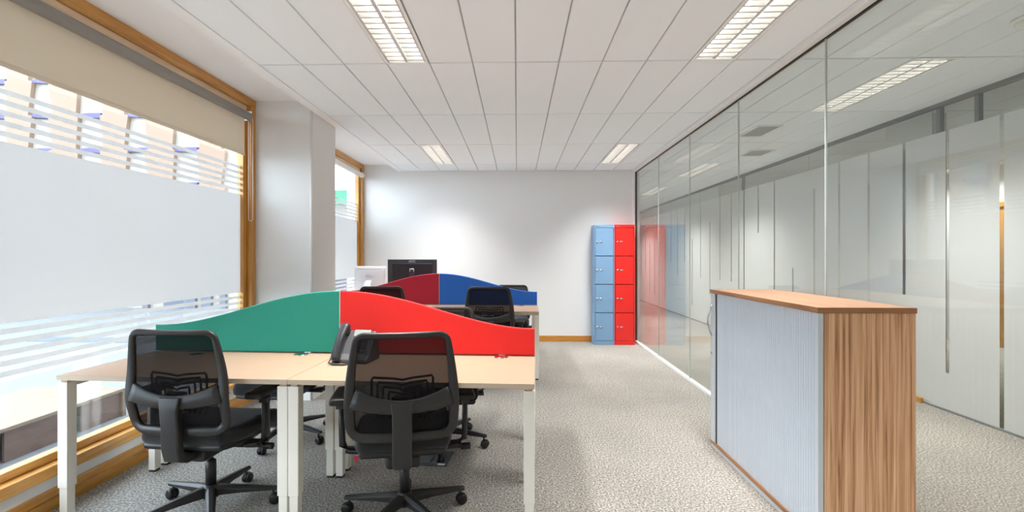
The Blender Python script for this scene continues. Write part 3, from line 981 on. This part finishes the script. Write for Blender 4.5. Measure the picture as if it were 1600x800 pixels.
MB().tube([(-0.02, -0.078, 0.40), (-0.02, -0.09, 0.43), (0.025, -0.09, 0.435), (0.03, -0.078, 0.40)], 0.006, 8).build('cable_clip', 'logo_grey', m1)

m2 = tag(empty('all_in_one_computer', (-1.93, 6.16, DZ + 0.001), R(-6)), 'white all-in-one computer seen from behind near the far window', 'computer')
def tilt(p):
    return (p[0], p[1] + 0.13 * p[2], p[2])
MB().rbox((0, 0.0, 0.29), (0.212, 0.020, 0.175), 0.016, 3, 4, tilt).build('body', 'computer_white', m2)
MB().rbox((0, -0.022, 0.430), (0.17, 0.006, 0.006), 0.004, 2, 2).build('vent_slot', 'logo_grey', m2)
text_mesh('iMac', 0.062, 'logo', 'logo_grey', m2, Matrix.Translation((0, -0.0185, 0.33)) @ Matrix.Rotation(R(83), 4, 'X'))
MB().strap([(0, -0.04, 0.275), (0, -0.075, 0.255), (0, -0.115, 0.12), (0, -0.12, 0.02), (0, -0.08, 0.006), (0, 0.09, 0.006)], [0.075, 0.085, 0.11, 0.15, 0.16, 0.16], 0.011, lambda p: (0, 1, 0.4) if p.z > 0.05 else (0, 0.2, 1)).build('stand', 'computer_white', m2)

# ------------------------------------------------------------------ desk phone
ph = tag(empty('desk_phone', (-0.925, 2.70, DZ + 0.0005), R(-10)), 'grey corded desk phone beside the chair in front of the red screen', 'phone')
MB().prism([(-0.085, 0.0), (0.075, 0.0), (0.085, 0.012), (0.06, 0.155), (0.035, 0.165), (-0.045, 0.045), (-0.09, 0.022)], -0.105, 0.105, 'x').build('base', 'phone_grey', ph, 0.006)
def ph_pt(y): return 0.045 + (y + 0.045) / 0.08 * 0.12
hs = MB()
hp = []
for k in range(13):
    u = k / 12
    y = -0.072 + 0.118 * u
    hp.append((-0.078, y - 0.022 - 0.016 * math.sin(math.pi * u), ph_pt(y) + 0.014 + 0.010 * math.sin(math.pi * u)))
hs.strap(hp, [0.044 + 0.012 * abs(2 * k / 12 - 1) ** 2 for k in range(13)], [0.028 + 0.014 * abs(2 * k / 12 - 1) ** 4 for k in range(13)], (0, -0.83, 0.55))
hs.rbox((-0.078, -0.070, ph_pt(-0.070) + 0.012), (0.026, 0.022, 0.02), 0.012, 3, 2)
hs.rbox((-0.078, 0.026, ph_pt(0.026) + 0.006), (0.026, 0.022, 0.02), 0.012, 3, 2)
hs.build('handset', 'phone_dark', ph)
sl = math.atan2(0.12, 0.08)
Mk = Matrix.Translation((0.03, -0.005, ph_pt(-0.005) + 0.002)) @ Matrix.Rotation(sl, 4, 'X')
for i in range(3):
    for j in range(4):
        MB().rbox((-0.03 + 0.03 * i, -0.055 + 0.02 * j, 0), (0.011, 0.007, 0.004), 0.003, 2, 1).xf(Mk).build('button', 'phone_dark', ph)
MB().rbox((0, 0.05, 0.004), (0.05, 0.022, 0.007), 0.004, 2, 1).xf(Mk).build('display', 'phone_screen', ph)
MB().tube([(-0.085, -0.115, 0.035), (-0.09, -0.14, 0.012), (-0.06, -0.15, 0.006), (0.0, -0.14, 0.006), (0.03, -0.11, 0.006)], 0.005, 8).build('cord', 'phone_dark', ph)

# ------------------------------------------------------------------ floor box under the near desk
fb = tag(empty('floor_box', (-0.60, 3.12, 0), R(-4)), 'grey steel power box lid set in the carpet under the near desk', 'floor box')
box(-0.16, 0.16, -0.11, 0.11, 0, 0.006).build('frame', 'steel_dark', fb, 0.002)
for x in (-0.10, 0.0, 0.10):
    box(x - 0.046, x + 0.046, -0.095, 0.095, 0.006, 0.010).build('lid', 'steel_dark', fb, 0.001)
box(0.10, 0.145, -0.105, -0.092, 0.006, 0.013).build('plug', 'white_metal', fb)
# socket box with a white lead, hung under the near desk
pb = tag(empty('under_desk_socket', (-1.28, 3.05, DZ - 0.06)), 'small black socket box with a looped white lead under the near desk', 'socket')
box(-0.05, 0.05, -0.025, 0.025, -0.05, -0.002).build('body', 'black_plastic', pb, 0.004)
MB().tube([(0.02, 0, -0.05), (0.06, 0, -0.07), (0.10, 0.01, -0.10), (0.09, 0.01, -0.14), (0.04, 0.0, -0.16), (-0.03, 0, -0.15), (-0.05, 0, -0.17)], 0.004, 8).build('lead', 'white_metal', pb)

# ------------------------------------------------------------------ lockers
def locker(x0, m, label):
    w, d, h = 0.302, 0.265, 1.812
    t = tag(empty('locker', (x0, 7.18, 0)), label, 'locker', 'tall four door lockers')
    b = MB()
    th = 0.012
    b.box(0, th, 0, d, 0, h); b.box(w - th, w, 0, d, 0, h)
    b.box(th, w - th, d - th, d, 0, h)
    b.box(th, w - th, 0, d - th, 0, 0.055); b.box(th, w - th, 0, d - th, h - 0.045, h)
    b.build('carcass', m, t, 0.002)
    n = 4; z0 = 0.055; z1 = h - 0.045
    hh = (z1 - z0) / n
    for k in range(n):
        a, c = z0 + k * hh + 0.006, z0 + (k + 1) * hh - 0.006
        dr = MB().box(th + 0.005, w - th - 0.005, 0.003, 0.02, a, c).build('door', m, t, 0.002)
        zc = (a + c) / 2
        MB().lathe([(0.004, -0.009), (0.012, -0.007), (0.013, 0.003)], 16, (0.045, 0, zc), 'y').build('lock', 'lock_metal', dr)
        pl = MB().rbox((0.105, -0.001, zc), (0.019, 0.005, 0.010), 0.0045, 2, 2).build('label_holder', 'lock_metal', dr)
        if k < n - 1:
            box(th, w - th, 0.035, d - th, c + 0.002, c + 0.010).build('shelf', m, t)
    box(0.025, 0.075, -0.001, 0.001, h - 0.026, h - 0.018).build('maker_plate', 'lock_metal', t)
    return t
locker(1.163, 'locker_blue', 'tall pale blue four door metal locker against the back wall')
locker(1.468, 'locker_red', 'tall red four door metal locker beside the glass partition')

# ------------------------------------------------------------------ tambour cabinet
cb = tag(empty('tambour_cabinet', (1.362, 2.185, 0), R(0)), 'low walnut tambour cupboard with silver slatted front beside the partition', 'cabinet')
CW, CL, CH_ = 0.435, 1.19, 1.107
box(-0.002, CW + 0.002, -0.003, CL + 0.003, CH_ - 0.026, CH_).build('top', 'walnut_flat', cb, 0.0015)
eb = bpy.data.objects['top']
box(-0.003, -0.0021, -0.003, CL + 0.003, CH_ - 0.0255, CH_ - 0.0008).build('edge_band', 'walnut_edge_long', eb)
box(-0.002, CW + 0.002, -0.004, -0.0031, CH_ - 0.0255, CH_ - 0.0008).build('edge_band', 'walnut_edge', eb)
box(0.03, CW, 0, 0.02, 0.05, CH_ - 0.0265).build('side_panel', 'walnut_upright', cb, 0.001)
box(0.03, CW, CL - 0.02, CL, 0.05, CH_ - 0.0265).build('side_panel', 'walnut_upright', cb, 0.001)
box(CW - 0.012, CW, 0.02, CL - 0.02, 0.05, CH_ - 0.0265).build('back_panel', 'walnut_upright', cb)
box(0, CW, 0, CL, 0.03, 0.05).build('bottom', 'walnut_edge_long', cb, 0.001)
box(0.004, CW - 0.004, 0.002, CL - 0.002, 0, 0.03).build('plinth', 'plinth_grey', cb, 0.001)
box(0.002, 0.026, 0, 0.018, 0.05, CH_ - 0.0265).build('front_stile', 'cabinet_silver', cb, 0.002)
td = empty('tambour_door'); td.parent = cb
sw = 0.0205
ns = int((CL - 0.09) / sw)
sm = MB().prism([(0.0, -sw / 2 + 0.0006), (0.0, sw / 2 - 0.0006), (-0.0032, sw / 2 - 0.004), (-0.004, 0.0), (-0.0032, -sw / 2 + 0.004)], 0.051, CH_ - 0.0275, 'z').mesh('slat')
sm.materials.append(MATS['tambour_silver'])
for k in range(ns):
    link('slat', sm, td, loc=(0.012, 0.020 + sw * (k + 0.5), 0))
box(0.0125, 0.016, 0.02, CL - 0.03, 0.051, CH_ - 0.0275).build('backing', 'cabinet_silver', td)
ye = 0.020 + sw * ns
lead = MB().box(0.0, 0.016, ye + 0.014, CL - 0.001, 0.051, CH_ - 0.0275).build('lead_rail', 'cabinet_silver', cb, 0.002)
box(0.007, 0.016, ye, ye + 0.013, 0.051, CH_ - 0.0275).build('rail_groove', 'black_gasket', lead)
hp = [(-0.0 - 0.028 * math.sin(math.pi * k / 12), CL - 0.022, 0.78 + 0.22 * k / 12) for k in range(13)]
MB().tube(hp, 0.0055, 10).build('handle', 'chrome', lead)
MB().lathe([(0.003, -0.006), (0.009, -0.005), (0.010, 0.002)], 16, (0.0, CL - 0.022, 0.665), 'x').build('lock', 'chrome', lead)

# ------------------------------------------------------------------ outside
struct(box(-60, XW - 0.22, -25, 80, ZG - 0.2, ZG).build('ground_street', 'paving'), 'pale paved street outside the window')
for k, (x, y, a) in enumerate(((-10.1, 9.9, 0), (-9.15, 9.85, 0), (-8.3, 9.8, 0))):
    tag(box(x - 0.33, x + 0.33, y - 0.28, y + 0.28, ZG - 0.02, ZG + 0.006).build('shade_patch', 'paving_shade'), ['leftmost painted shade patch in the paving outside', 'middle painted shade patch in the paving outside', 'rightmost painted shade patch in the paving outside'][k], 'shade patch', 'painted shade patches in the street')  # flat dark slabs, their colour standing in for recessed shade
mk = tag(empty('floor_marking', (-8.35, 8.55, ZG)), 'round white and orange marking on the street paving', 'marking')
MB().lathe([(0.30, 0.001), (0.46, 0.001), (0.46, 0.006), (0.30, 0.006)], 40).build('ring', 'marking_white', mk)
MB().lathe([(0.01, 0.0005), (0.30, 0.001), (0.30, 0.0055), (0.01, 0.0055)], 40).build('disc', 'marking_orange', mk)
# low timber bench outside
tb = tag(empty('timber_bench', (-4.40, 5.22, ZG)), 'low pale timber street bench with brown panels outside the near window', 'bench')
HB = 0.31
for (ya, yb_) in ((-1.62, 0.0), (-3.4, -1.66)):
    box(-1.06, 0, ya, yb_, HB - 0.035, HB).build('top_board', 'bench_pale', tb, 0.004)
for ya in (-0.05, -1.62, -1.72, -3.4):
    box(-1.03, -0.005, ya, ya + 0.05, 0, HB - 0.035).build('end_frame', 'bench_pale', tb, 0.003)
for (ya, yb_) in ((-0.52, -0.05), (-1.25, -0.60), (-2.6, -1.72), (-3.35, -2.7)):
    box(-0.05, -0.03, ya, yb_, 0.0, HB - 0.035).build('front_panel', 'bench_brown', tb, 0.002)
    box(-1.0, -0.98, ya, yb_, 0.0, HB - 0.035).build('back_panel', 'bench_brown', tb, 0.002)
# building across the corner: pale bays between beige folded fins, violet ledges
bl = tag(empty('street_building', (-16.85, 16.0, ZG)), 'pale building across the street with beige folded fins and violet ledges', 'building')
box(-14, 7.05, 0, 8, 0, 9.6).build('wall', 'facade_white', bl)
per, rh, zb0, rows = 1.69, 1.2, 3.05, 5
def fin_mesh(flip):
    left, right = [], []
    for k in range(rows):
        z = zb0 + k * rh
        left += [(0.0 if not flip else 0.10, z), (0.0 if flip else -0.14, z + rh * 0.96)]
        right += [(0.84 if not flip else 0.84, z), (0.98 if flip else 0.92, z + rh * 0.96)]
    m_ = MB().prism(left + right[::-1], -0.16, 0.0, 'y').mesh('fin'); m_.materials.append(MATS['facade_beige'])
    return m_
fins = [fin_mesh(False), fin_mesh(True)]
led_me = MB().prism([(0.0, 0.05), (0.85, 0.0), (0.85, 0.18), (0.35, 0.18), (0.0, 0.12)], -0.12, 0.0, 'y').mesh('ledge'); led_me.materials.append(MATS['facade_violet'])
for k in range(-7, 4):
    x = k * per
    link('fin', fins[k % 2], bl, loc=(x + 0.86, 0.0, 0))
    for q in range(rows):
        link('ledge', led_me, bl, loc=(x, 0.0, zb0 + q * rh - 0.12))
for k, (x, w) in enumerate(((4.0, 0.2), (4.75, 1.1), (6.05, 0.35), (6.7, 0.2), (-1.5, 0.3), (-4.5, 0.3))):
    box(x, x + w, -0.12, 0.0, 0, 2.4).build('shop_pier', 'facade_dark', bl)
box(-14, 7.05, -0.2, 0.0, 2.45, 2.9).build('fascia', 'facade_white', bl)
# small shop at the end of the street
sh_ = tag(empty('street_shop', (-6.0, 22.0, ZG)), 'low shop with a green sign board at the street end', 'building')
box(-3.2, 3.2, 0, 5, 0, 4.2).build('wall', 'facade_white', sh_)
box(-3.2, 3.2, -0.25, 0, 4.2, 4.85).build('sign_board', 'shop_green', sh_)
box(-2.6, 2.6, -0.05, 0.0, 0.1, 3.0).build('shop_window', 'facade_dark', sh_)
